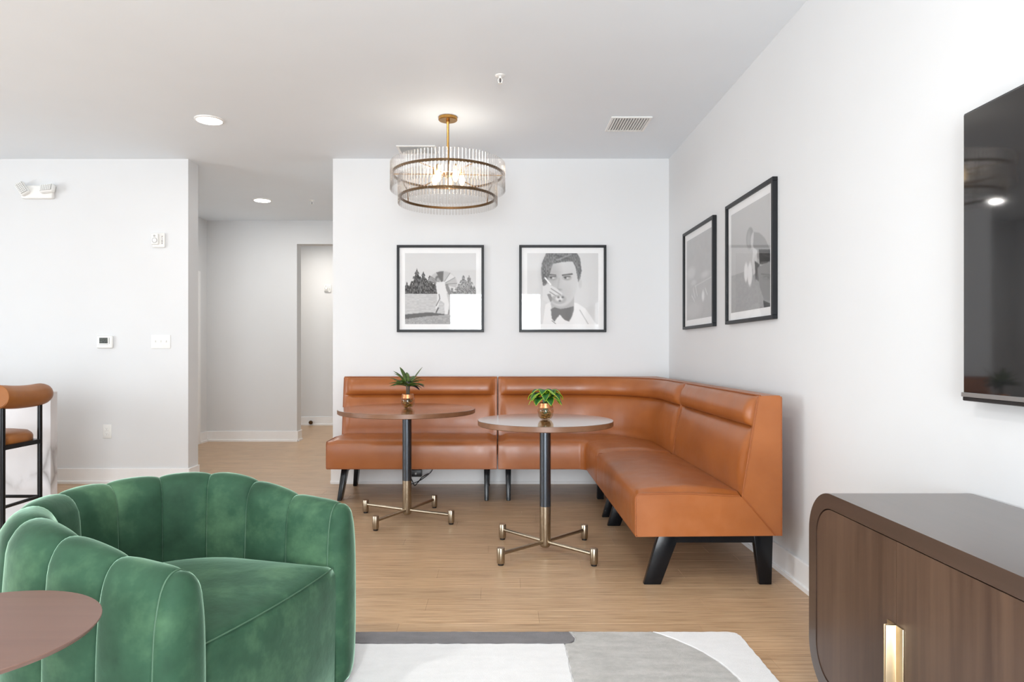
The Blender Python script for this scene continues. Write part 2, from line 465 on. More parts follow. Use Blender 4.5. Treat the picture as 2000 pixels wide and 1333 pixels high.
# ------------------------------------------------------------------ pictures
def img(S=150): return np.ones((S, S))*.85
yy, xx = np.mgrid[0:150, 0:150]; U = (xx+.5)/150; V = (yy+.5)/150
def fill(im, mask, val, a=1.0): im[:] = im*(1-mask*a)+val*mask*a
def ell(cx, cy, rx, ry, soft=.02, rot=0):
    c, s_ = math.cos(rot), math.sin(rot); x = (U-cx)*c+(V-cy)*s_; y_ = -(U-cx)*s_+(V-cy)*c
    d = np.sqrt((x/rx)**2+(y_/ry)**2); return np.clip((1-d)/(soft/min(rx, ry))+.5, 0, 1)
def poly(pts):
    m = np.zeros_like(U, bool); n = len(pts)
    for i in range(n):
        (x1, y1), (x2, y2) = pts[i], pts[(i+1) % n]
        if y1 == y2: continue
        c = ((y1 > V) != (y2 > V)) & (U < (x2-x1)*(V-y1)/(y2-y1)+x1); m ^= c
    m = m.astype(float)
    k = m.copy(); k[1:-1, 1:-1] = (m[1:-1, 1:-1]*2+m[:-2, 1:-1]+m[2:, 1:-1]+m[1:-1, :-2]+m[1:-1, 2:])/6
    return k
def line(p, q, wd):
    (x1, y1), (x2, y2) = p, q; dx, dy = x2-x1, y2-y1; L2 = dx*dx+dy*dy
    t = np.clip(((U-x1)*dx+(V-y1)*dy)/L2, 0, 1); d = np.hypot(U-x1-t*dx, V-y1-t*dy)
    return np.clip((wd-d)/.006+.5, 0, 1)
def grain(sx, sy):
    g = rng.rand(150//sy+2, 150//sx+2); return np.kron(g, np.ones((sy, sx)))[:150, :150]-.5

def landscape():
    im = img(); im[:] = .84+.05*V
    tree = np.zeros_like(U)
    for cx, top, wd in [(.03, .40, .07), (.09, .40, .06), (.17, .21, .13), (.26, .25, .11), (.35, .31, .14), (.42, .40, .08)]:
        h = np.clip((V-top)/(.58-top), 0, 1); e = wd*h*(.75+.45*(np.sin(V*95+cx*40) > 0))
        tree = np.maximum(tree, ((np.abs(U-cx) < e) & (V < .58)).astype(float))
    fill(im, tree, .33, 1); im += tree*grain(2, 3)*.35
    tree = np.zeros_like(U)
    for cx, top, wd in [(.82, .30, .11), (.90, .30, .10), (.76, .42, .09), (.97, .45, .07), (.66, .48, .06)]:
        h = np.clip((V-top)/(.58-top), 0, 1); e = wd*h*(.75+.45*(np.sin(V*90+cx*50) > 0))
        tree = np.maximum(tree, ((np.abs(U-cx) < e) & (V < .58)).astype(float))
    fill(im, tree, .58, 1); im += tree*grain(2, 2)*.3
    fill(im, (V > .575).astype(float), .78); im += (V > .575)*grain(5, 2)*.06
    fill(im, poly([(0, .86), (.35, .83), (.62, .865), (.3, .89), (0, .93)]), .40)
    fill(im, poly([(0, .93), (.3, .89), (.62, .87), (1, .86), (1, 1), (0, 1)]), .66); im += (V > .9)*grain(3, 2)*.1
    # parasol
    top = ell(.53, .43, .20, .175)*(V < .44+.25*(U-.53))
    fill(im, top, .76)
    edges = [PI+.12+k*.50 for k in range(7)]
    for k in range(0, 6, 2):
        a, b = edges[k], edges[k+1]
        fill(im, poly([(.53, .44), (.53+.20*math.cos(a), .43+.175*math.sin(a)), (.53+.205*math.cos((a+b)/2), .43+.18*math.sin((a+b)/2)), (.53+.20*math.cos(b), .43+.175*math.sin(b))])*top, (.62, .45, .88)[k//2])
    for a in edges: fill(im, line((.53, .44), (.53+.20*math.cos(a), .43+.175*math.sin(a)), .0035), .5)
    fill(im, poly([(.54, .44), (.60, .43), (.66, .58), (.62, .59)]), .55)
    # figure in a pale dress, mid stride
    fill(im, ell(.46, .36, .032, .04), .42); fill(im, ell(.465, .375, .02, .028), .68)
    fill(im, poly([(.43, .41), (.56, .40), (.59, .58), (.62, .72), (.60, .86), (.56, .86), (.55, .70), (.49, .66), (.47, .74), (.44, .79), (.43, .77), (.455, .68), (.45, .55)]), .90)
    fill(im, line((.48, .58), (.49, .64), .006), .45); fill(im, line((.49, .64), (.44, .74), .006), .45)
    fill(im, line((.47, .77), (.44, .83), .008), .35); fill(im, line((.44, .42), (.39, .37), .006), .55)
    fill(im, line((.62, .80), (.61, .86), .006), .5)
    return im
def portrait():
    im = img(); im[:] = .875-.03*U
    fill(im, poly([(.22, 1), (.26, .72), (.36, .66), (.70, .70), (.82, .78), (.97, 1)]), .94)
    fill(im, poly([(.32, .62), (.66, .60), (.66, .80), (.35, .82)]), .74)                  # neck
    fill(im, ell(.475, .38, .235, .37), .83)                                             # face
    fill(im, ell(.33, .30, .13, .24, .12), .70, .7); fill(im, ell(.40, .55, .2, .12, .12), .77, .6)
    hair = poly([(.27, 0), (.70, 0), (.745, .08), (.765, .25), (.745, .36), (.72, .42), (.70, .30), (.68, .20), (.64, .12), (.50, .125), (.36, .155), (.33, .26), (.30, .36), (.26, .46), (.225, .46), (.20, .30), (.205, .15)])
    fill(im, hair, .46); im += hair*grain(2, 4)*.18
    fill(im, line((.40, .03), (.60, .09), .012), .30, .6); fill(im, line((.42, .10), (.62, .02), .010), .62, .7)
    fill(im, line((.29, .30), (.40, .312), .011), .42); fill(im, line((.50, .312), (.63, .295), .012), .44)
    for cx in (.36, .56):
        fill(im, ell(cx, .345, .055, .035, .03), .62); fill(im, ell(cx-.005, .347, .034, .014), .90); fill(im, ell(cx-.022, .346, .014, .014), .28)
        fill(im, line((cx-.045, .338), (cx+.045, .332), .005), .35)
    fill(im, line((.45, .36), (.43, .50), .012), .72, .6); fill(im, ell(.445, .515, .04, .016), .62, .7)
    fill(im, ell(.745, .43, .025, .06), .80)
    fill(im, poly([(.22, .47), (.30, .43), (.42, .50), (.50, .57), (.46, .63), (.36, .60), (.30, .70), (.22, .66)]), .88)  # raised hand
    for a, b in (((.34, .50), (.47, .585)), ((.32, .545), (.43, .615)), ((.31, .59), (.38, .66))):
        fill(im, line(a, b, .008), .66)
    fill(im, line((.255, .35), (.33, .44), .011), .97)
    fill(im, poly([(.28, .58), (.33, .57), (.36, .66), (.33, .69)]), .58)
    fill(im, ell(.45, .65, .10, .065), .70, .8); fill(im, ell(.45, .64, .05, .035), .93, .8)
    for p in ((.44, .62), (.46, .67), (.50, .62)): fill(im, ell(p[0], p[1], .014, .012), .42)
    fill(im, poly([(.335, .785), (.39, .76), (.47, .785), (.56, .77), (.65, .745), (.655, .80), (.63, .89), (.59, .96), (.53, .94), (.46, .865), (.42, .91), (.385, .965), (.35, .92), (.34, .86)]), .47)
    fill(im, line((.35, .95), (.40, .99), .006), .6); fill(im, line((.74, .80), (.86, 1), .008), .80)
    return im
def still_life():
    im = img(); im[:] = .74-.04*V; im += grain(10, 10)*.02
    fill(im, ell(.20, .42, .17, .07, .05), .84, .7); fill(im, ell(.30, .55, .10, .03, .03), .85, .6)
    fill(im, ell(.75, .50, .15, .035, .04), .84, .7); fill(im, line((.35, .60), (1, .555), .008), .83, .6)
    for p, q in (((.28, .62), (.36, .74)), ((.38, .60), (.45, .72)), ((.76, .66), (.84, .74)), ((.22, .70), (.34, .78))):
        fill(im, line(p, q, .010), .86, .8)
    fill(im, ell(.68, .74, .05, .06, .04), .93, .9); fill(im, ell(.30, .88, .3, .10, .08), .79, .6)
    return im
def seated_figure():
    im = img(); im[:] = .78-.10*V
    fill(im, (V > .62).astype(float), .60, .8); im += (V > .62)*grain(6, 3)*.03
    fill(im, ell(.52, .32, .095, .10), .60); fill(im, ell(.49, .33, .05, .08, .05), .70, .8)      # hat
    fill(im, ell(.60, .36, .06, .08), .80)
    fill(im, poly([(.62, .28), (.75, .31), (.88, .38), (1, .50), (1, .62), (.78, .58), (.66, .50), (.60, .40)]), .62)
    fill(im, poly([(.74, .46), (1, .50), (1, .62), (.76, .60)]), .22)
    fill(im, poly([(.60, .42), (.70, .46), (.68, .66), (.60, .68), (.58, .55)]), .84)
    fill(im, ell(.42, .63, .05, .09), .90); fill(im, ell(.52, .66, .06, .11), .90)
    fill(im, poly([(.64, .55), (.76, .60), (.74, .75), (.66, .72)]), .38)
    fill(im, poly([(.70, .62), (1, .60), (1, .95), (.86, .93), (.76, .80)]), .52)
    fill(im, poly([(.84, .93), (1, .97), (1, 1), (.86, 1)]), .16)
    return im

FS = .733
def picture(label, im, loc, rotz, kindlabel):
    """square black frame; local x runs along the wall, -y into the room, z up; loc is the centre on the wall"""
    r = thing('framed_picture', label, 'picture', loc, rotz, None)
    h = FS/2; fw = .021; dp = .028
    for (u0, u1, v0, v1) in ((-h, h, h-fw, h), (-h, h, -h, -h+fw), (-h, -h+fw, -h+fw, h-fw), (h-fw, h, -h+fw, h-fw)):
        mb = MB(); mb.box((u0, -dp, v0), (u1, -.001, v1), .0015, 1); obj('frame_rail', mb, M['frame_black'], r)
    mb = MB(); mb.box((-h+fw, -.012, -h+fw), (h-fw, -.004, h-fw)); obj('mat_board', mb, M['mat_board'], r, smooth=0)
    S = 150; g = .299; xs = np.linspace(-g, g, S); zs = np.linspace(g, -g, S)
    X, Z = np.meshgrid(xs, zs); vs = np.stack([X.ravel(), np.full(S*S, -.0128), Z.ravel()], 1)
    idx = np.arange(S*S).reshape(S, S)
    fs = np.stack([idx[:-1, :-1].ravel(), idx[1:, :-1].ravel(), idx[1:, 1:].ravel(), idx[:-1, 1:].ravel()], 1)
    me = bpy.data.meshes.new('photo_print'); me.from_pydata(vs.tolist(), [], fs.tolist())
    at = me.color_attributes.new('ink', 'FLOAT_COLOR', 'POINT')
    s_ = np.clip(im, .02, 1); lin = np.where(s_ <= .04045, s_/12.92, ((s_+.055)/1.055)**2.4)*.97
    at.data.foreach_set('color', np.stack([lin.ravel()]*3+[np.ones(S*S)], 1).astype(np.float32).ravel())
    me.materials.append(M['print'])
    o = bpy.data.objects.new('photo_print', me); COL.objects.link(o); o.parent = r; o['label'] = kindlabel
    mb = MB(); mb.box((-h+fw, -.0205, -h+fw), (h-fw, -.0185, h-fw)); obj('glass_pane', mb, M['picture_glass'], r, smooth=0)
    return r
PZ = 1.648
picture('framed print of a figure with parasol before fir trees', landscape(), (-.499, YB, 1.645), 0, 'black and white photograph of trees and a walking figure')
picture('framed portrait of a dark-haired man in bow tie', portrait(), (.5305, YB, 1.645), 0, 'black and white portrait')
picture('pale grey framed print on right wall, nearest the corner', still_life(), (XR, 4.815, PZ), -PI/2, 'faded grey photograph')
picture('framed print of leaning figure in a hat, on right wall nearer the television', seated_figure(), (XR, 3.838, PZ), -PI/2, 'grey photograph of a leaning figure')

# ------------------------------------------------------------------ banquette benches
SEAT_FLAT = .446
BACK = [(.45, 0), (.50, -.012), (.56, -.020), (.62, -.022), (.68, -.017), (.73, -.005), (.748, .008), (.756, .016), (.760, .010), (.764, -.006),
        (.775, -.021), (.80, -.032), (.83, -.035), (.86, -.030), (.885, -.017), (.898, -.004), (.905, .012)]
def back_u(z): return .50+(z-.43)*(.076/.472)
def seat_loop(e):
    pts = [(0.012, .245), (0, .252), (-.004*e, .30), (-.006*e, .36), (-.002*e, .41), (.004, .432+.004*e), (.014, .443+.006*e), (.034, .446+.012*e),
           (.08, .446+.019*e), (.16, .446+.025*e), (.25, .446+.028*e), (.34, .445+.026*e), (.43, .441+.018*e), (.50, .432+.014*e), (.66, .25)]
    return pts
def back_loop(e, rear):
    pts = [(.662, .25), (.502, .434+.012*e)]
    for z, d in BACK: pts.append((back_u(z)+d*e+(.004 if z > .9 else 0), z))
    pts += [(rear-.012, .907), (rear, .895), (rear, .60), (rear, .25)]
    return pts
def sec(P, D, loop): return [(P[0]+D[0]*u, P[1]+D[1]*u, z) for u, z in loop]
def bench(label, path, root_loc):
    """path: list of (P, D, e, rear, at_end)"""
    r = thing('banquette_bench', label, 'bench', root_loc)
    mb = MB(); mb.loft([sec(P, D, seat_loop(e)) for P, D, e, rear in path]); seat = obj('seat', mb, M['leather'], r, smooth=40, world=True)
    mb = MB(); mb.loft([sec(P, D, back_loop(e, rear)) for P, D, e, rear in path]); back = obj('backrest', mb, M['leather'], r, smooth=40, world=True)
    # welts along the edges
    for k in (0, len(path)-1):
        P, D, e, rear = path[k]
        bl = [(.658, .252), (.501, .435)]+[(back_u(z), z) for z in (.5, .6, .7, .8, .9)]
        mb = MB(); mb.tube(sec(P, D, bl), .0035, 6); mb.tube(sec(P, D, [(rear-.002, .25), (rear-.002, .6), (rear-.004, .902)]), .003, 6)
        obj('piping', mb, M['leather_seam'], back, world=True)
        mb = MB(); mb.tube(sec(P, D, [(0.002, .25), (.001, .43), (.014, .446), (.25, .448), (.49, .436)]), .0035, 6); obj('piping', mb, M['leather_seam'], seat, world=True)
    mb = MB(); mb.tube([sec(P, D, [(.006, .248)])[0] for P, D, e, rear in path], .0045, 6); obj('piping', mb, M['leather_seam'], seat, world=True)
    mb = MB(); mb.tube([sec(P, D, [(back_u(.905)+.01, .906)])[0] for P, D, e, rear in path], .0035, 6); obj('piping', mb, M['leather_seam'], back, world=True)
    return r
def fall(s, L, a=.012, b=.065): return sstep(min(s, L-s), a, b)
def leg_set(r, P, D, T, w_top=.042, w_bot=.03, splay=0.0):
    """front leg, rear leg and the rail joining them; P at seat front, D depth direction, T sideways"""
    def leg(name, poly_top, poly_bot):
        secs = []
        for (u0, u1, z, wd, sh) in (poly_bot, poly_top):
            secs.append([(P[0]+D[0]*u+T[0]*(t+sh), P[1]+D[1]*u+T[1]*(t+sh), z) for u, t in ((u0, -wd/2), (u1, -wd/2), (u1, wd/2), (u0, wd/2))])
        mb = MB(); mb.loft(secs); obj(name, mb, M['black_wood'], r, smooth=30, world=True, bevel=.004)
    leg('leg', (.125, .225, .244, w_top, 0), (.053, .135, 0, w_bot, splay))
    leg('leg', (.575, .668, .244, w_top, 0), (.605, .664, 0, w_bot, splay))
    mb = MB()
    lo = [P[i]+D[i]*.150-T[i]*.017 for i in (0, 1)]; hi = [P[i]+D[i]*.64+T[i]*.017 for i in (0, 1)]
    mb.box((min(lo[0], hi[0]), min(lo[1], hi[1]), .202), (max(lo[0], hi[0]), max(lo[1], hi[1]), .2435)); obj('rail', mb, M['black_wood'], r, smooth=0, world=True)
SF = 4.985; RX = .634; REAR = .688
def samples(L, n=34):
    s = [0, .006, .02, .035, .05, .065, .085]; m = np.linspace(.12, L-.12, n).tolist()
    return s+m+[L-q for q in s[::-1]]
x0, x1 = -1.279, -.0235; L = x1-x0
b1 = bench('caramel leather bench against back wall, left of the corner seat', [((x0+s, SF), (0, 1), fall(s, L), REAR) for s in samples(L)], ((x0+x1)/2, SF+.35, 0))
leg_set(b1, (x0+.105, SF), (0, 1), (1, 0), splay=-.025); leg_set(b1, (x1-.075, SF), (0, 1), (1, 0))
ya, yb_ = 4.425, 3.163; L = ya-yb_
b2 = bench('caramel leather bench along right wall, end facing viewer', [((RX, ya-s), (1, 0), fall(s, L), REAR) for s in samples(L)], (RX+.35, (ya+yb_)/2, 0))
leg_set(b2, (RX, yb_+.075), (1, 0), (0, 1)); leg_set(b2, (RX, ya-.10), (1, 0), (0, 1))
# corner unit
rr = .05; px_, py_ = RX-rr, SF-rr
cx0 = -.0095; cy1 = 4.431
LA = px_-cx0; LC = rr*PI/2+.5; LBb = py_-cy1
tot = LA+LC+LBb
path = []
for s in [0, .006, .02, .035, .05, .065, .085]+np.linspace(.12, LA-.005, 14).tolist(): path.append(((cx0+s, SF), (0, 1), fall(s, tot), REAR))
for k in range(0, 25):
    th = PI/2*k/24; D = (math.sin(th), math.cos(th)); P = (px_+rr*D[0], py_+rr*D[1])
    path.append((P, D, 1.0, (rr+REAR)/max(D)-rr))
for s in np.linspace(.01, LBb-.12, 8).tolist()+[LBb-q for q in [0, .006, .02, .035, .05, .065, .085]][::-1]:
    path.append(((RX, py_-s), (1, 0), sstep(LBb-s, .012, .085), REAR))
b3 = bench('caramel leather corner seat with curved backrest in the nook corner', path, (.9, 5.3, 0))
leg_set(b3, (cx0+.075, SF), (0, 1), (1, 0)); leg_set(b3, (RX, cy1+.12), (1, 0), (0, 1))
mb = MB(); mb.box((.735, 5.09, 0), (.785, 5.14, .2435), .004, 1); obj('leg', mb, M['black_wood'], b3, world=True)
mb = MB(); mb.box((1.24, 5.58, 0), (1.29, 5.63, .2435), .004, 1); obj('leg', mb, M['black_wood'], b3, world=True)

# ------------------------------------------------------------------ bistro tables
def bistro(label, x, y, rad, ang, H=.735):
    r = thing('bistro_table', label, 'table', (x, y, 0), ang)
    mb = MB(); mb.lathe([(rad-.004, H-.030), (rad, H-.027), (rad, H-.002)], 96, cap=False)
    mb.lathe([(.02, H-.03), (rad-.004, H-.030)], 96, cap=True)
    top = MB(); top.lathe([(rad, H-.002), (rad-.0015, H)], 96, cap=True)
    t = obj('tabletop', top, M['table_top'], r)
    obj('edge_band', mb, M['table_edge'], t)
    mb = MB(); mb.lathe([(.0305, .254), (.0305, H-.03)], 40); obj('upper_post', mb, M['gunmetal'], r)
    mb = MB(); mb.lathe([(.022, .028), (.027, .034), (.0305, .045), (.0305, .254)], 40); obj('lower_post', mb, M['bronze'], r)
    for k in range(4):
        a = k*PI/2; c, s_ = math.cos(a), math.sin(a)
        mb = MB(); mb.tube([(c*.02, s_*.02, .058), (c*.325, s_*.325, .060)], .0102, 14); arm = obj('base_arm', mb, M['bronze'], r)
        mb = MB(); mb.lathe([(.018, .010), (.0205, .014), (.0205, .088), (.019, .0905), (.012, .092)], 28, (c*.342, s_*.342, 0)); obj('foot', mb, M['bronze'], arm)
        mb = MB(); mb.lathe([(.015, 0), (.016, .003), (.016, .0105)], 20, (c*.342, s_*.342, 0)); obj('foot_glide', mb, M['black_plastic'], arm)
    return r
T1 = (-.619, 4.512); T2 = (.253, 3.757)
bistro('larger round walnut pedestal table, left of the two bistro tables', T1[0], T1[1], .4545, math.atan2(-.305, -.153))
bistro('smaller round walnut pedestal table in front of the corner seat', T2[0], T2[1], .3746, math.atan2(-.238, -.249))

# ------------------------------------------------------------------ potted plants
def leaf_mb(Ln, wd, droop, fold, az, el, base, rim=None):
    """arched leaf built from a midrib and two halves; returns blade and rim strip"""
    n = 9; mid = []; p = Vector(base); e = el
    for i in range(n):
        mid.append(p.copy()); d = Vector((math.cos(az)*math.cos(e), math.sin(az)*math.cos(e), math.sin(e))); p = p+d*(Ln/(n-1)); e -= droop/(n-1)
    side = Vector((-math.sin(az), math.cos(az), 0)); v = []; f = []
    for i, m in enumerate(mid):
        t = i/(n-1); wv = wd*(math.sin(PI*min(1, t*.93+.07))**.8)*(1 if t < .97 else .3)
        v += [m-side*wv+Vector((0, 0, fold*wv)), m, m+side*wv+Vector((0, 0, fold*wv))]
    for i in range(n-1):
        for k in (0, 1): f.append((i*3+k, i*3+k+1, (i+1)*3+k+1, (i+1)*3+k))
    mb = MB(); mb.raw(v, f)
    rm = None
    if rim:
        rm = MB()
        for q in (0, 2): rm.tube([v[i*3+q] for i in range(n)], rim, 5)
    return mb, rm
def solid(o, t=.0012):
    m = o.modifiers.new('thickness', 'SOLIDIFY'); m.thickness = t
def bowl(r, R, H):
    prof = [(R*.45, 0), (R*.72, .008*H/.09), (R*.93, .025*H/.09), (R, .045*H/.09), (R*.95, .063*H/.09), (R*.80, .078*H/.09), (R*.74, .09*H/.09)]
    inner = [(a-.003, max(z, .004)) for a, z in prof[::-1]]
    mb = MB(); mb.lathe(prof+inner, 36, cap=True); obj('glass_bowl', mb, M['bowl'], r)
    mb = MB(); mb.lathe([(R*.90, H*.72), (R*.91, H*.74), (R*.83, H*.88), (R*.77+.002, H*1.0), (R*.74, H*1.02), (R*.68, H*1.0)], 36, cap=False); obj('copper_band', mb, M['copper'], r)
    mb = MB()
    for k in range(46):
        a = random.random()*2*PI; q = math.sqrt(random.random())*R*.80; z = .009+random.random()*H*.45
        q = min(q, R*(.35+.6*min(1, z/(.045*H/.09))))-.006
        s_ = .006+.004*random.random()
        b = bmesh.new(); bmesh.ops.create_icosphere(b, subdivisions=1, radius=s_)
        for p in b.verts: p.co = Vector((q*math.cos(a)+p.co.x*1.3, q*math.sin(a)+p.co.y, z+p.co.z*.8))
        mb.bm(b)
    obj('moss_filling', mb, M['moss'], r, kind='stuff')
p1 = thing('potted_plant', 'spiky dark green plant in glass bowl on larger round table', 'plant', (T1[0]+.003, T1[1]+.02, .735))
bowl(p1, .048, .092)
mb = MB()
for k in range(5):
    a = k*1.3; mb.tube([(.006*math.cos(a), .006*math.sin(a), .03), (.008*math.cos(a), .008*math.sin(a), .09), (.010*math.cos(a), .010*math.sin(a), .155)], .0045, 7)
obj('stem', mb, M['stem'], p1)
specs = [(3.05, .62, .13, .35), (2.75, .95, .14, .5), (2.4, 1.15, .135, .4), (.42, 1.0, .16, .1), (3.5, .35, .12, .6), (3.25, .05, .11, .5), (2.9, .25, .125, .6), (3.9, .25, .11, .7),
         (.15, .45, .105, .6), (-.3, .40, .115, .7), (.35, .15, .11, .6), (-.1, .0, .11, .6), (-.6, .1, .10, .8), (4.4, .5, .10, .8), (4.9, .35, .10, .8), (5.4, .55, .10, .7), (1.2, .9, .10, .6), (1.8, 1.0, .11, .6), (2.1, .55, .10, .8), (.9, .5, .10, .8), (3.6, .9, .11, .5), (2.95, .75, .10, .7), (3.3, .5, .09, .8), (.2, .75, .09, .7), (5.0, .8, .085, .7), (4.1, .75, .085, .7), (2.6, .35, .105, .8), (.0, .25, .085, .9)]
for i, (az, el, Ln, dr_) in enumerate(specs):
    mb, _ = leaf_mb(Ln*.98, .0165, dr_, .35, az, el, (.012*math.cos(az), .012*math.sin(az), .145+.01*(i % 3)))
    o = obj('leaf', mb, M['leaf_purple'] if i in (12, 14, 11) else M['leaf_dark'], p1, recalc=False); solid(o)
p2 = thing('potted_plant', 'green plant with lime-edged leaves in glass bowl, smaller round table', 'plant', (T2[0]+.002, T2[1], .735))
bowl(p2, .046, .092)
mb = MB()
for k in range(6):
    a = k*1.05; mb.tube([(.008*math.cos(a), .008*math.sin(a), .03), (.012*math.cos(a), .012*math.sin(a), .10), (.02*math.cos(a), .02*math.sin(a), .135)], .004, 6)
obj('stem', mb, M['leaf_green'], p2)
for i in range(26):
    az = i*2.399+.4; ring = i % 3
    el = (.35, .75, 1.1)[ring]; Ln = (.095, .105, .085)[ring]
    mb, rm = leaf_mb(Ln, .024, (1.7, 2.2, 2.4)[ring], .25, az, el, (.016*math.cos(az), .016*math.sin(az), .115+.012*ring), .0013)
    o = obj('leaf', mb, M['leaf_green'], p2, recalc=False); solid(o)
    obj('leaf_rim', rm, M['leaf_rim'], o)

# ------------------------------------------------------------------ chandelier
CX, CY = -.36, 4.70
BUP = .088
ch = thing('chandelier', 'brass ring chandelier hung with two tiers of glass rods', 'chandelier', (CX, CY, CEIL))
W = lambda z: z-CEIL
mb = MB(); mb.lathe([(.060, 0), (.066, -.002), (.066, -.020), (.062, -.024), (.012, -.024)], 40); obj('canopy', mb, M['brass'], ch)
mb = MB(); mb.lathe([(.012, -.024), (.014, -.035), (.011, -.045), (.0085, -.05), (.0085, W(2.36))], 18); obj('stem', mb, M['brass'], ch)
def ring(name, R, z, h, t, mat):
    mb = MB(); n = 120
    secs = [[((R+a)*math.cos(2*PI*k/n), (R+a)*math.sin(2*PI*k/n), z+b) for a, b in ((-t/2, -h/2), (t/2, -h/2), (t/2, h/2), (-t/2, h/2))] for k in range(n)]
    mb.loft(secs, closed=True); return obj(name, mb, mat, ch, smooth=30)
ring('upper_ring', .381, W(2.343), .016, .010, M['ring_bronze'])
ring('lower_ring', .3275, W(2.183), .016, .010, M['ring_bronze'])
mb = MB(); mb.lathe([(.035, W(2.335)), (.04, W(2.34)), (.04, W(2.356)), (.03, W(2.362))], 28); hub = obj('hub', mb, M['brass'], ch)
for k in range(6):
    a = k*PI/3+.05; mb = MB(); mb.tube([(.03*math.cos(a), .03*math.sin(a), W(2.348)), (.378*math.cos(a), .378*math.sin(a), W(2.344))], .004, 8); obj('spoke', mb, M['brass'], ch)
for k in range(3):
    a = k*2*PI/3+.6; c, s_ = math.cos(a), math.sin(a)
    mb = MB(); mb.tube([(.378*c, .378*s_, W(2.34)), (.335*c, .335*s_, W(2.27)), (.327*c, .327*s_, W(2.19))], .0035, 8); obj('hanger', mb, M['ring_bronze'], ch)
for k in range(5):
    a = k*2*PI/5+.3; c, s_ = math.cos(a)*.10, math.sin(a)*.10
    mb = MB(); mb.tube([(c*.25, s_*.25, W(2.345)), (c*.8, s_*.8, W(2.352)), (c, s_, W(2.35))], .004, 8); mb.lathe([(.012, W(2.29+BUP-.02)), (.014, W(2.296+BUP-.02)), (.014, W(2.322+BUP-.02)), (.010, W(2.328+BUP-.02))], 16, (c, s_, 0)); sk = obj('bulb_socket', mb, M['brass'], ch)
    mb = MB(); mb.lathe([(.002, W(2.205+BUP-.02)), (.010, W(2.212+BUP-.02)), (.019, W(2.228+BUP-.02)), (.022, W(2.245+BUP-.02)), (.019, W(2.265+BUP-.02)), (.012, W(2.28+BUP-.02)), (.011, W(2.292+BUP-.02))], 18, (c, s_, 0)); obj('bulb', mb, M['bulb'], sk)
rod = None
for R, n, z0 in ((.393, 104, 2.228), (.3395, 90, 2.134)):
    for k in range(n):
        a = 2*PI*k/n
        if rod is None:
            mb = MB(); mb.lathe([(.004, .0), (.0062, .002), (.0062, .188), (.004, .19)], 10); o = rod = obj('glass_rod', mb, M['rod'], ch, smooth=50)
        else: o = copy_part(rod, ch)
        o.location = (R*math.cos(a), R*math.sin(a), W(z0))
lt = bpy.data.lights.new('chandelier_glow', 'POINT'); lt.energy = 4.5; lt.color = (1, .90, .78); lt.shadow_soft_size = .05
lo_ = bpy.data.objects.new('chandelier_glow', lt); COL.objects.link(lo_); lo_.parent = ch; lo_.location = (0, 0, W(2.385))

# ------------------------------------------------------------------ ceiling fittings
def downlight(label, x, y, power=9, group=None):
    r = thing('recessed_light', label, 'light', (x, y, CEIL), 0, group)
    mb = MB(); mb.lathe([(.083, -.003), (.086, -.010), (.098, -.006), (.100, 0)], 40, cap=False); obj('trim_ring', mb, M['plastic'], r)
    mb = MB(); mb.lathe([(.0, -.006), (.084, -.0065), (.084, -.002)], 40, cap=True); obj('diffuser', mb, M['lamp'], r)
    a = area('downlight_lamp', (0, 0, -.02), (0, 0, 0), .15, .15, power, (1, .985, .96), 'DISK'); a.parent = r
    return r
downlight('lit round recessed ceiling light left of the chandelier', -2.04, 4.75, 4)
downlight('lit round recessed ceiling light in the hallway', -2.55, 7.26, 14)
downlight('added recessed fill light, unseen, above the armchair', -1.9, 1.2, 20)  # unseen lamp added to brighten floor, rug and seats
downlight('added recessed fill light, unseen, above the rug', -.45, 1.0, 14)  # added lamp with no visible fitting, lifts the rug and floor
downlight('added recessed fill light, unseen, near the glazed door', .1, -1.0, 20)  # added unseen lamp, fills from behind the camera
downlight('added recessed fill light, unseen, above the kitchen', -4.6, 3.0, 6)  # added unseen lamp, extra fill for the left of the room
a_ = area('corridor_fill', (-2.6, 9.4, CEIL-.02), (0, 0, 0), .2, .2, 16, (1, .93, .84), 'DISK')  # lamp added out of sight to brighten the corridor

def vent(label, x, y, sx, sy, n, rz=0):
    r = thing('ceiling_vent', label, 'vent', (x, y, CEIL), rz)
    mb = MB()
    for lo, hi in (((-sx/2, sy/2-.02, -.008), (sx/2, sy/2, 0)), ((-sx/2, -sy/2, -.008), (sx/2, -sy/2+.02, 0)), ((-sx/2, -sy/2+.02, -.008), (-sx/2+.02, sy/2-.02, 0)), ((sx/2-.02, -sy/2+.02, -.008), (sx/2, sy/2-.02, 0))): mb.box(lo, hi, .002, 1)
    obj('vent_frame', mb, M['plastic'], r)
    mb = MB(); mb.box((-sx/2+.02, -sy/2+.02, -.0015), (sx/2-.02, sy/2-.02, -.0005)); obj('duct_dark_sheet', mb, M['black_plastic'], r, smooth=0)  # black sheet behind the slats, the duct's shade put into its colour
    pitch = (sx-.04)/n
    for k in range(n):
        xc = -sx/2+.02+pitch*(k+.5)
        mb = MB(); mb.raw([(xc-.0045, -sy/2+.02, -.002), (xc+.0025, -sy/2+.02, -.010), (xc+.0045, -sy/2+.02, -.010), (xc-.0025, -sy/2+.02, -.002),
                           (xc-.0045, sy/2-.02, -.002), (xc+.0025, sy/2-.02, -.010), (xc+.0045, sy/2-.02, -.010), (xc-.0025, sy/2-.02, -.002)],
                          [(0, 1, 2, 3), (7, 6, 5, 4), (0, 4, 5, 1), (1, 5, 6, 2), (2, 6, 7, 3), (3, 7, 4, 0)])
        obj('slat', mb, M['plastic'], r, smooth=0)
vent('white slatted ceiling vent near right wall', .918, 4.835, .285, .30, 13)
vent('white ceiling vent partly behind the chandelier', -.665, 5.45, .22, .31, 9, -PI/2)

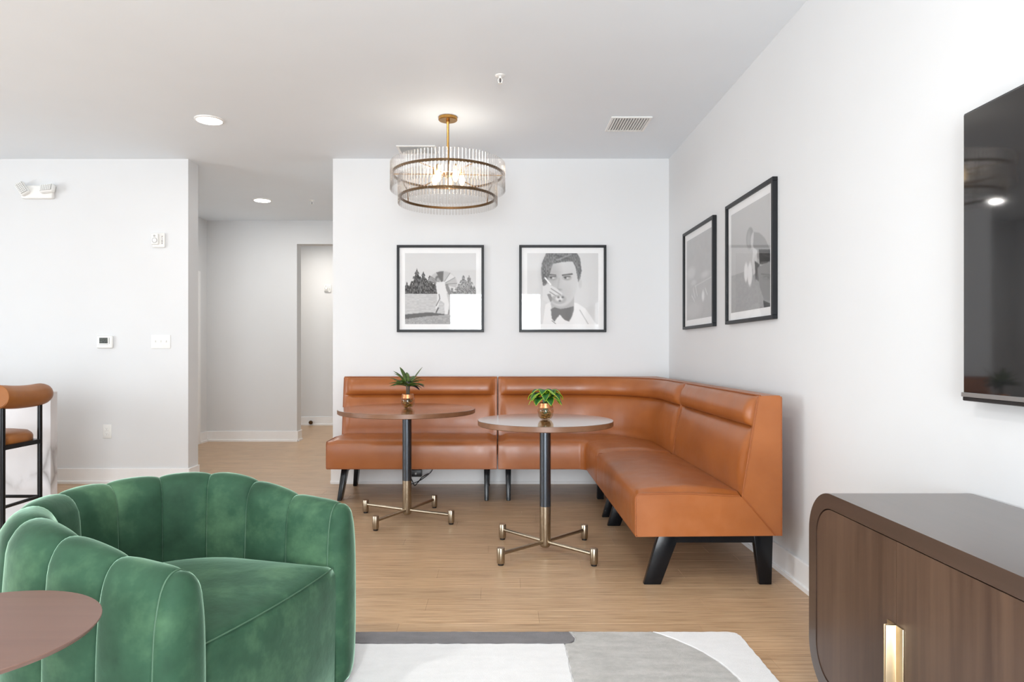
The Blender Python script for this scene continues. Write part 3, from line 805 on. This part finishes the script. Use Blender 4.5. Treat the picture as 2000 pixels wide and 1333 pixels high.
def sprinkler(label, x, y):
    r = thing('fire_sprinkler', label, 'sprinkler', (x, y, CEIL))
    mb = MB(); mb.lathe([(.010, -.008), (.024, -.006), (.030, -.002), (.031, 0)], 28); obj('escutcheon', mb, M['plastic'], r)
    mb = MB(); mb.lathe([(.009, -.008), (.009, -.018)], 14)
    for s_ in (-1, 1): mb.tube([(.007*s_, 0, -.016), (.013*s_, 0, -.028), (.010*s_, 0, -.040), (.002*s_, 0, -.046)], .0025, 6)
    obj('yoke', mb, M['plastic'], r)
    mb = MB(); mb.lathe([(.0025, -.018), (.0025, -.044)], 8); obj('glass_bulb', mb, M['black_plastic'], r)
    mb = MB(); mb.lathe([(.004, -.046), (.014, -.047), (.014, -.049), (.004, -.050)], 18); obj('deflector', mb, M['plastic'], r)
sprinkler('white fire sprinkler in the main ceiling near the chandelier', .003, 3.99)
sprinkler('small fire sprinkler in the hallway ceiling', -2.02, 7.27)

# ------------------------------------------------------------------ wall fittings on the left wall
YW = YB+.01
def px(xp, d=YW): return (xp-976)*d/1320
def pz(yp, d=YW): return CAM_Z-(yp-688)*d/1320
# emergency light
cx_, cz_ = (px(46)+px(108))/2, (pz(364)+pz(390))/2
r = thing('emergency_light', 'white twin-head emergency light high on left wall', 'light', (cx_, YW, cz_))
mb = MB(); mb.box((-.13, -.042, -.056), (.135, -.001, .056), .012, 3); obj('housing', mb, M['plastic'], r)
for s_, rz, name in ((-1, .95, 'lamp_head'), (1, -.25, 'lamp_head')):
    rot = Matrix.Rotation(rz, 4, 'Y')@Matrix.Rotation(-.25, 4, 'X') if s_ < 0 else Matrix.Rotation(rz*.4, 4, 'Y')@Matrix.Rotation(-.35, 4, 'X')
    T = Matrix.Translation((s_*.105, -.055, .022))@rot
    mb = MB(); mb.box((-.058, -.022, -.036), (.058, .022, .036), .014, 3); mb.v = [tuple(T@Vector(p)) for p in mb.v]
    hd = obj(name, mb, M['plastic'], r)
    mb = MB(); mb.box((-.047, -.026, -.028), (.047, -.020, .028), .002, 1); mb.v = [tuple(T@Vector(p)) for p in mb.v]; le = obj('lens', mb, M['grey_plastic'], hd)
    mb = MB()
    for q in range(4):
        for s2 in range(6): mb.box((-.045+s2*.0153, -.029, -.026+q*.0135), (-.045+s2*.0153+.011, -.0255, -.026+q*.0135+.010))
    mb.v = [tuple(T@Vector(p)) for p in mb.v]; obj('lens_prism', mb, M['plastic'], hd, smooth=0)
# alarm strobes
def text_mb(body, size, depth):
    cu = bpy.data.curves.new('lettering', 'FONT'); cu.body = body; cu.size = size; cu.extrude = depth; cu.align_x = 'CENTER'; cu.space_line = .85
    o = bpy.data.objects.new('lettering', cu); COL.objects.link(o)
    dg = bpy.context.evaluated_depsgraph_get(); me = o.evaluated_get(dg).to_mesh()
    mb = MB(); mb.raw([v.co[:] for v in me.vertices], [tuple(p.vertices) for p in me.polygons])
    o.evaluated_get(dg).to_mesh_clear(); bpy.data.objects.remove(o); return mb
def strobe(label, x, y, z, s=1.0):
    r = thing('alarm_strobe', label, 'alarm', (x, y, z))
    mb = MB(); mb.box((-.054*s, -.022, -.062*s), (.054*s, -.001, .062*s), .010, 3); obj('back_box', mb, M['plastic'], r)
    mb = MB(); mb.box((-.050*s, -.046, -.040*s), (.010*s, -.020, .052*s), .008, 3); obj('strobe_cover', mb, M['plastic'], r)
    mb = MB(); mb.lathe([(.0, .010), (.012*s, .008), (.018*s, .002), (.018*s, 0)], 24); mb.v = [(p[0]-.018*s, -.046-p[2], p[1]-.006*s) for p in mb.v]; obj('flash_lens', mb, M['mat_board'], r)
    mb = MB(); mb.tube([(-.018*s+.020*s*math.cos(t), -.0475, -.006*s+.020*s*math.sin(t)) for t in np.linspace(0, 2*PI, 25)[:-1]], .003*s, 6, closed=True); obj('lens_ring', mb, M['grey_plastic'], r)
    mb = MB(); mb.lathe([(.010*s, 0), (.010*s, .002)], 6); mb.v = [(p[0]-.020*s, -.046-p[2], p[1]+.032*s) for p in mb.v]; obj('sensor_hole', mb, M['grey_plastic'], r)
    mb = text_mb('F\nI\nR\nE', .021*s, .0005); mb.v = [(p[0]+.034*s, -.0228-p[2], p[1]+.020*s) for p in mb.v]; obj('lettering', mb, M['red'], r, smooth=0, recalc=False)
strobe('white fire alarm strobe on left wall above the light switches', px(311.5), YW, pz(470))
strobe('white fire alarm strobe on far hallway wall', px(643, FAR)-.02, FAR, pz(564, FAR), .95)
# thermostat
r = thing('thermostat', 'white wall thermostat with dark screen on left wall', 'thermostat', (px(206.8), YW, pz(668.5)))
mb = MB(); mb.box((-.066, -.026, -.053), (.068, -.001, .053), .010, 3); obj('housing', mb, M['plastic'], r)
mb = MB(); mb.box((-.040, -.0285, -.012), (.030, -.0255, .036), .001, 1); obj('display', mb, M['lcd'], r)
mb = MB(); mb.box((.040, -.028, -.016), (.046, -.0255, .036), .001, 1); obj('button', mb, M['grey_plastic'], r)
mb = MB(); mb.box((-.045, -.0275, -.024), (.034, -.0255, -.020), .001, 1); obj('label_strip', mb, M['grey_plastic'], r)
# switches and outlet
r = thing('switch_plate', 'white three-gang light switch plate on left wall', 'switch', (px(314.5), YW, pz(668)))
mb = MB(); mb.box((-.082, -.007, -.057), (.082, -.001, .057), .003, 2); obj('plate', mb, M['plastic'], r)
for k in (-1, 0, 1):
    mb = MB(); mb.box((k*.046-.005, -.016, -.004), (k*.046+.005, -.006, .012), .001, 1); obj('toggle', mb, M['grey_plastic'] if False else M['plastic'], r)
r = thing('wall_outlet', 'white duplex wall outlet low on left wall', 'outlet', (px(210), YW, pz(843)))
mb = MB(); mb.box((-.036, -.007, -.058), (.036, -.001, .058), .003, 2); obj('plate', mb, M['plastic'], r)
for k in (-1, 1):
    mb = MB(); mb.box((-.017, -.010, k*.021-.014), (.017, -.006, k*.021+.014), .006, 3); rc = obj('receptacle', mb, M['plastic'], r)
    mb = MB()
    for xo in (-.007, .005): mb.box((xo, -.0106, k*.021-.001), (xo+.0025, -.0098, k*.021+.008))
    mb.box((-.0025, -.0106, k*.021-.010), (.002, -.0098, k*.021-.005)); obj('slot', mb, M['grey_plastic'], rc, smooth=0)
# power box below the left bench
r = thing('power_box', 'black power outlet box with cables under the left bench', 'outlet', (-.72, 5.63, .135))
mb = MB(); mb.box((-.77, 5.60, .076), (-.648, 5.665, .134), .004, 2); obj('housing', mb, M['black_plastic'], r, world=True)
for k in range(2):
    mb = MB(); mb.box((-.755+k*.052, 5.598, .094), (-.740+k*.052, 5.601, .098)); mb.box((-.755+k*.052, 5.598, .103), (-.740+k*.052, 5.601, .109)); obj('socket', mb, M['plastic'], r, smooth=0, world=True)
def curve(pts, n=8):
    out = []; P = [Vector(p) for p in pts]; P = [P[0]]+P+[P[-1]]
    for i in range(1, len(P)-2):
        for k in range(n):
            t = k/n; a, b, c, d = P[i-1], P[i], P[i+1], P[i+2]
            out.append(.5*((2*b)+(c-a)*t+(2*a-5*b+4*c-d)*t*t+(3*b-3*c-a+d)*t**3))
    out.append(P[-2]); return out
mb = MB(); mb.tube(curve([(-.74, 5.59, .08), (-.715, 5.56, .04), (-.698, 5.56, .012), (-.675, 5.57, .035), (-.64, 5.60, .075), (-.59, 5.62, .10)]), .004, 7); obj('cable', mb, M['black_plastic'], r, world=True)
mb = MB(); mb.tube(curve([(-.80, 5.57, .010), (-.74, 5.565, .022), (-.68, 5.575, .040), (-.625, 5.60, .07), (-.57, 5.62, .115), (-.55, 5.63, .16)]), .004, 7); obj('cable', mb, M['black_plastic'], r, world=True)
# door stop in the hall
r = thing('door_stop', 'small bronze door stop at hallway baseboard', 'door stop', (px(595, 9.9), FAR-.045, .045))
mb = MB(); mb.lathe([(.02, 0), (.028, .012), (.030, .03), (.024, .045)], 20); mb.v = [(p[0], p[2]-.022, p[1]) for p in mb.v]; obj('bumper', mb, M['ring_bronze'], r)
mb = MB(); mb.tube([(0, .02, 0), (0, .044, 0)], .01, 10); obj('mount', mb, M['ring_bronze'], r)

# ------------------------------------------------------------------ television
r = thing('television', 'large black flat television mounted on right wall', 'television', (XR-.03, 1.29, 1.4))
TX = 1.372; ty0, ty1, tz0, tz1 = .56, 2.005, .985, 1.817
mb = MB(); mb.box((TX+.004, ty0, tz0), (TX+.032, ty1, tz1), .003, 2); obj('body', mb, M['black_plastic'], r, world=True)
mb = MB(); mb.box((TX, ty0+.006, tz0+.006), (TX+.006, ty1-.006, tz1-.006), .001, 1); obj('screen', mb, M['screen'], r, world=True)
mb = MB(); mb.box((TX-.003, ty0, tz0-.006), (TX+.008, ty1+.001, tz0+.007), .001, 1); obj('lower_trim', mb, M['bronze'] if False else plain('silver_trim', (.42, .42, .42, 1), .3, .8), r, world=True)
mb = MB(); mb.box((TX+.002, ty0, tz0-.018), (TX+.03, ty1+.002, tz0-.006), .002, 1); obj('lower_bezel', mb, M['black_plastic'], r, world=True)
mb = MB(); mb.box((TX+.03, 1.0, 1.2), (XR-.001, 1.55, 1.6)); obj('wall_mount', mb, M['black_plastic'], r, smooth=0, world=True)

# ------------------------------------------------------------------ sideboard
CF, CB = .985, 1.412; cy0, cy1_ = .367, 2.153; cz0, cz1 = .07, .687
def rrect(y0, y1, z0, z1, rad, n=14):
    out = []
    for (cy, cz, a0) in ((y1-rad, z1-rad, 0), (y0+rad, z1-rad, PI/2), (y0+rad, z0+rad, PI), (y1-rad, z0+rad, 3*PI/2)):
        for k in range(n+1):
            a = a0+PI/2*k/n; out.append((cy+rad*math.cos(a), cz+rad*math.sin(a)))
    return out
r = thing('sideboard', 'dark walnut sideboard with rounded corners below the television', 'cabinet', ((CF+CB)/2, (cy0+cy1_)/2, 0))
outer = rrect(cy0, cy1_, cz0, cz1, .14); inner = rrect(cy0+.045, cy1_-.045, cz0+.045, cz1-.045, .097)
mb = MB(); n = len(outer); v = []; f = []
e_ = .003
for (lp, xx_) in ((inner, CF+.03), (inner, CF+.001), (outer, CF+.0), ([(a, b) for a, b in rrect(cy0-e_*0, cy1_, cz0, cz1, .14)], CB)):
    v += [(xx_, a, b) for a, b in lp]
for i in range(3):
    for k in range(n): f.append((i*n+k, i*n+(k+1) % n, (i+1)*n+(k+1) % n, (i+1)*n+k))
f.append(tuple(3*n+k for k in range(n)))
mb.raw(v, f); obj('carcass', mb, M['walnut_top'], r, smooth=35, world=True)
mb = MB(); mb.box((CF+.03, cy0+.03, cz0+.03), (CF+.032, cy1_-.03, cz1-.03)); obj('inner_panel', mb, M['black_plastic'], r, smooth=0, world=True)
mb = MB(); mb.box((CF+.05, cy0+.12, 0), (CB-.03, cy1_-.12, cz0+.004)); obj('plinth', mb, M['black_wood'], r, smooth=0, world=True)
inn = rrect(cy0+.0485, cy1_-.0485, cz0+.0485, cz1-.0485, .0935)
seams = [cy1_-.045-.424*k for k in range(5)]
def clip(poly_, lo, hi):
    def cut(p, keep, at):
        out = []
        for i in range(len(p)):
            a, b = p[i], p[(i+1) % len(p)]; ka, kb = keep(a[0]), keep(b[0])
            if ka: out.append(a)
            if ka != kb:
                t = (at-a[0])/(b[0]-a[0]); out.append((at, a[1]+t*(b[1]-a[1])))
        return out
    return cut(cut(poly_, lambda q: q >= lo, lo), lambda q: q <= hi, hi)
doors = []
for k in range(4):
    pl = clip(inn, seams[k+1]+.0006, seams[k]-.0006)
    mb = MB(); mb.prism(pl, lambda u, vv, t: (t, u, vv), CF+.003, CF+.024)
    doors.append(obj('door', mb, M['walnut_v'], r, smooth=30, world=True))
for ks in (1, 3):
    ys = seams[ks]
    for s_, d in ((1, doors[ks-1]), (-1, doors[ks])):
        mb = MB(); a = ys+s_*.0018
        poly_ = [(CF+.003, a), (CF-.026, a), (CF-.026, a+s_*.004), (CF-.001, a+s_*.004), (CF-.001, a+s_*.032), (CF+.003, a+s_*.032)]
        mb.prism(poly_, lambda u, vv, t: (u, vv, t), .15, .432); obj('handle', mb, M['gold'], d, smooth=30, world=True, bevel=.0012, label='brass edge pull')

# ------------------------------------------------------------------ rug
RT = .012
r = thing('rug', 'white and grey rug with a rounded grey shape, by the armchair', 'rug', (-.5, 1.5, 0))
rx0, rx1, ry0, ry1 = -1.95, .935, .2, 2.657
def wob(pts, step=.02, amp=.0022):
    out = []
    for i in range(len(pts)):
        a, b = Vector(pts[i]+(0,)), Vector(pts[(i+1) % len(pts)]+(0,)); n = max(1, int((b-a).length/step))
        for k in range(n):
            p = a.lerp(b, k/n); out.append((p.x+random.uniform(-amp, amp), p.y+random.uniform(-amp, amp)))
    return out
def patch(name, pts, mat, top=RT):
    w_ = wob(pts); c = (sum(p[0] for p in w_)/len(w_), sum(p[1] for p in w_)/len(w_))
    def ins(d):
        m = len(w_); o_ = []
        area_ = sum(w_[i][0]*w_[(i+1) % m][1]-w_[(i+1) % m][0]*w_[i][1] for i in range(m)); sg = 1 if area_ > 0 else -1
        for i in range(m):
            t = Vector((w_[(i+1) % m][0]-w_[i-1][0], w_[(i+1) % m][1]-w_[i-1][1])); t.normalize()
            o_.append((w_[i][0]-sg*t.y*d, w_[i][1]+sg*t.x*d))
        return o_
    mb = MB(); mb.loft([[(a, b, z) for a, b in ins(d)] for d, z in ((.001, .003), (0, .007), (.0015, top-.002), (.004, top))])
    return obj(name, mb, mat, r, smooth=15, world=True)
mb = MB(); mb.box((rx0+.004, ry0+.004, 0), (rx1-.004, ry1-.004, .006)); obj('backing', mb, M['rug_white'], r, smooth=0, world=True)
sx = .247; scx, scy, sr = .24, 2.22, .565
g_ = .0012
arc0 = math.acos((.60-scx)/sr); ya_ = scy+sr*math.sin(arc0)
arc = [(scx+sr*math.cos(t), scy+sr*math.sin(t)) for t in np.linspace(0, math.asin((ry1-scy)/sr), 24)]
lowy = 1.55
patch('dark_stripe', [(rx0, 2.550), (.245, 2.550), (.268, 2.556), (.284, 2.575), (.288, 2.60), (.284, 2.63), (.272, 2.652), (.265, ry1), (rx0, ry1)], M['rug_dark'])
patch('white_field', [(rx0, ry0), (sx-g_, ry0), (sx-g_, 2.548), (rx0, 2.548)], M['rug_white'])
patch('grey_round', [(sx+g_, lowy), (scx+sr, lowy)]+[(a-g_, b) for a, b in arc]+[(.267, ry1), (.275, 2.652), (.287, 2.63), (.291, 2.60), (.287, 2.573), (.271, 2.554), (sx+g_, 2.548)], M['rug_grey'])
patch('white_corner', [(sx+g_, ry0), (rx1, ry0), (rx1, ry1-.04), (rx1-.012, ry1-.012), (rx1-.04, ry1)]+[(a+g_, b) for a, b in arc[::-1]]+[(scx+sr+g_, lowy-g_*2), (sx+g_, lowy-g_*2)], M['rug_white'])

# ------------------------------------------------------------------ green armchair
FC = Vector((-.6446, 1.907)); fdir = Vector((math.cos(-.2855), math.sin(-.2855)))
AL, AR = .31, .3556
cc = FC-fdir*AL
ac = thing('armchair', 'green velvet barrel armchair with channel tufting on the rug', 'armchair', (cc.x, cc.y, RT+.001), math.atan2(fdir.y, fdir.x))
LT = 2*AL+PI*AR
def upath(s):
    if s <= AL: return (AL-s, AR), (0, 1)
    s -= AL
    if s <= PI*AR:
        a = PI/2+s/AR; return (AR*math.cos(a), AR*math.sin(a)), (math.cos(a), math.sin(a))
    s -= PI*AR; return (s, -AR), (0, -1)
def ztop(x): return .604+.0776*sstep(AL-x, .02, .4912)
def uprof(x, b):
    zt = ztop(x)-.012*(1-b); k = 1-.20*(1-b)
    pr = [(.030, .0), (.060, .018), (.082, .06), (.094, .14), (.097, .26), (.096, .38), (.090, .47), (.080, zt-.075), (.066, zt-.036), (.046, zt-.012), (.022, zt-.001),
          (-.004, zt-.001), (-.028, zt-.013), (-.046, zt-.036), (-.058, zt-.075), (-.066, .46), (-.070, .36), (-.068, .20), (-.04, .0)]
    out = [pr[0]]
    for i in range(len(pr)-1):                     # smooth the outline with one in-between point per span
        a, b_, c, d = pr[max(i-1, 0)], pr[i], pr[i+1], pr[min(i+2, len(pr)-1)]
        out += [tuple((-a[j]+9*b_[j]+9*c[j]-d[j])/16 for j in (0, 1)), c]
    return [(q*k, z) for q, z in out]
NCH = 11
for c in range(NCH):
    secs = []
    for i in range(17):
        t = i/16; t = .5-.5*math.cos(PI*t); s = LT*(c+t)/NCH
        (x, y), (nx, ny) = upath(s); b = (1-abs(2*t-1)**2.4)**.55 if 0 < t < 1 else 0
        secs.append([(x+nx*q, y+ny*q, z) for q, z in uprof(x, b)])
    mb = MB(); mb.loft(secs); obj('channel', mb, M['velvet'], ac, smooth=60)
for s_ in (1, -1):
    secs = []
    base = uprof(AL, 0); half = .30
    for fw, d in ((-.004, 0), (.006, -.004), (.020, -.002), (.034, .008), (.044, .024), (.049, .045), (.051, .066)):
        secs.append([(AL+fw, s_*(AR+q*(1-d/.078)), .305+(z-.305)*(1-max(d, 0)/half)) for q, z in base])
    mb = MB(); mb.loft(secs); obj('arm_front', mb, M['velvet'], ac, smooth=60)
    mb = MB(); mb.tube([(AL+.001, s_*(AR+q*1.02), z+.001) for q, z in base[1:-1]], .0028, 6); obj('piping', mb, M['velvet_welt'], ac)
def seat_outline(ins):
    k = 1-ins/.29; o_ = []
    for t in np.linspace(-1, 1, 17): o_.append((.04+(AL+.026+.016*(1-t*t)-.04)*k, t*.300*k))
    for a in np.linspace(PI/2, 3*PI/2, 29): o_.append((.04+(-.04+.298*math.cos(a))*k, .298*math.sin(a)*k))
    return o_
mb = MB(); mb.loft([[(x, y, z) for x, y in seat_outline(i)] for i, z in ((.01, .0), (.0, .015), (-.002, .18), (-.004, .30), (-.002, .375), (.004, .395), (.014, .405), (.03, .411), (.07, .421), (.13, .430), (.20, .434), (.27, .435))])
obj('seat', mb, M['velvet'], ac, smooth=60)
mb = MB(); mb.tube([(x+.001, y, .399) for x, y in seat_outline(.004)[:17]], .0022, 6); obj('piping', mb, M['velvet_welt'], ac)

# ------------------------------------------------------------------ side table
kz = .84
sx_, sy_ = -1.173*kz, 1.463*kz; sz = CAM_Z-.611*kz; srad = .27*kz
r = thing('side_table', 'small round walnut side table beside the armchair', 'table', (sx_, sy_, RT))
zt = sz-RT
mb = MB(); mb.lathe([(srad-.006, zt-.010), (srad-.001, zt-.004), (srad, zt-.001), (srad-.001, zt)], 80); obj('tabletop', mb, M['side_top'], r)
mb = MB(); mb.lathe([(.016, .014), (.016, zt-.010)], 20); obj('post', mb, M['black_metal'], r)
mb = MB(); mb.lathe([(.15, 0), (.152, .004), (.15, .012), (.02, .016)], 48); obj('base_plate', mb, M['black_metal'], r)

# ------------------------------------------------------------------ kitchen island end and stool
r = thing('kitchen_island', 'white marble kitchen island end at the left edge', 'counter', (-3.6, 4.6, 0))
mb = MB(); mb.box((-5.4, 4.39, 0), (-2.917, 4.458, .852), .002, 1); obj('marble_panel', mb, M['marble'], r, world=True)
mb = MB(); mb.box((-5.4, 4.458, 0), (-3.95, 5.1, .815)); obj('cabinet_body', mb, M['trim'], r, smooth=0, world=True)
mb = MB(); mb.box((-5.4, 4.458, .815), (-3.92, 5.12, .852), .002, 1); obj('countertop', mb, M['marble'], r, world=True)
# stool: backrest roll runs along y, seat towards -x
st = thing('counter_stool', 'tan leather counter stool with black frame, left edge', 'stool', (-2.98, 3.95, 0))
Bn = Vector((-2.795, 3.80)); Bf = Vector((-2.79, 4.10))
mb = MB()
rollp = [(-2.798-.03*max(0, t-.3)**2, 3.765+.43*t, .848+.014*((t-.5)*2)**2) for t in np.linspace(0, 1, 17)]
mb.tube(rollp, [.063, .066]+[.067]*12+[.064, .056, .036], 24); obj('backrest', mb, M['stool_leather'], st, world=True, smooth=60)
mb = MB(); mb.tube([(-2.798+.0645*math.cos(t), 3.764, .861+.0645*math.sin(t)) for t in np.linspace(0, 2*PI, 33)[:-1]], .003, 6, closed=True); obj('seam', mb, M['stool_leather'], st, world=True)
mb = MB(); secs = []
for i, z in ((.03, .566), (.006, .573), (0, .588), (0, .61), (.006, .625), (.025, .642), (.07, .650), (.14, .652)):
    k = 1-i/.21; secs.append([(-2.995+.205*k*math.copysign(abs(math.cos(a))**.75, math.cos(a)), 3.95+.205*k*math.copysign(abs(math.sin(a))**.75, math.sin(a)), z) for a in np.linspace(0, 2*PI, 41)[:-1]])
mb.loft(secs); obj('seat', mb, M['stool_leather'], st, smooth=60, world=True)
for p in (Bn, Bf):
    mb = MB(); mb.tube([(p.x, p.y, 0), (p.x, p.y, .80)], .0135, 12); obj('leg', mb, M['black_metal'], st, world=True)
    mb = MB(); mb.tube([(-3.24, p.y, 0), (-3.24, p.y, .584)], .0135, 12); obj('leg', mb, M['black_metal'], st, world=True)
    mb = MB(); mb.box((-3.24, p.y-.012, .558), (p.x, p.y+.012, .584)); obj('seat_rail', mb, M['black_metal'], st, smooth=0, world=True)
    mb = MB(); mb.tube([(-3.24, p.y, .235), (p.x, p.y, .235)], .010, 10); obj('stretcher', mb, M['black_metal'], st, world=True)
for x in (-3.24, -2.793):
    mb = MB(); mb.tube([(x, Bn.y, .235), (x, Bf.y, .235)], .010, 10); obj('stretcher', mb, M['black_metal'], st, world=True)
    mb = MB(); mb.box((x-.012, Bn.y, .558), (x+.012, Bf.y, .584)); obj('seat_rail', mb, M['black_metal'], st, smooth=0, world=True)
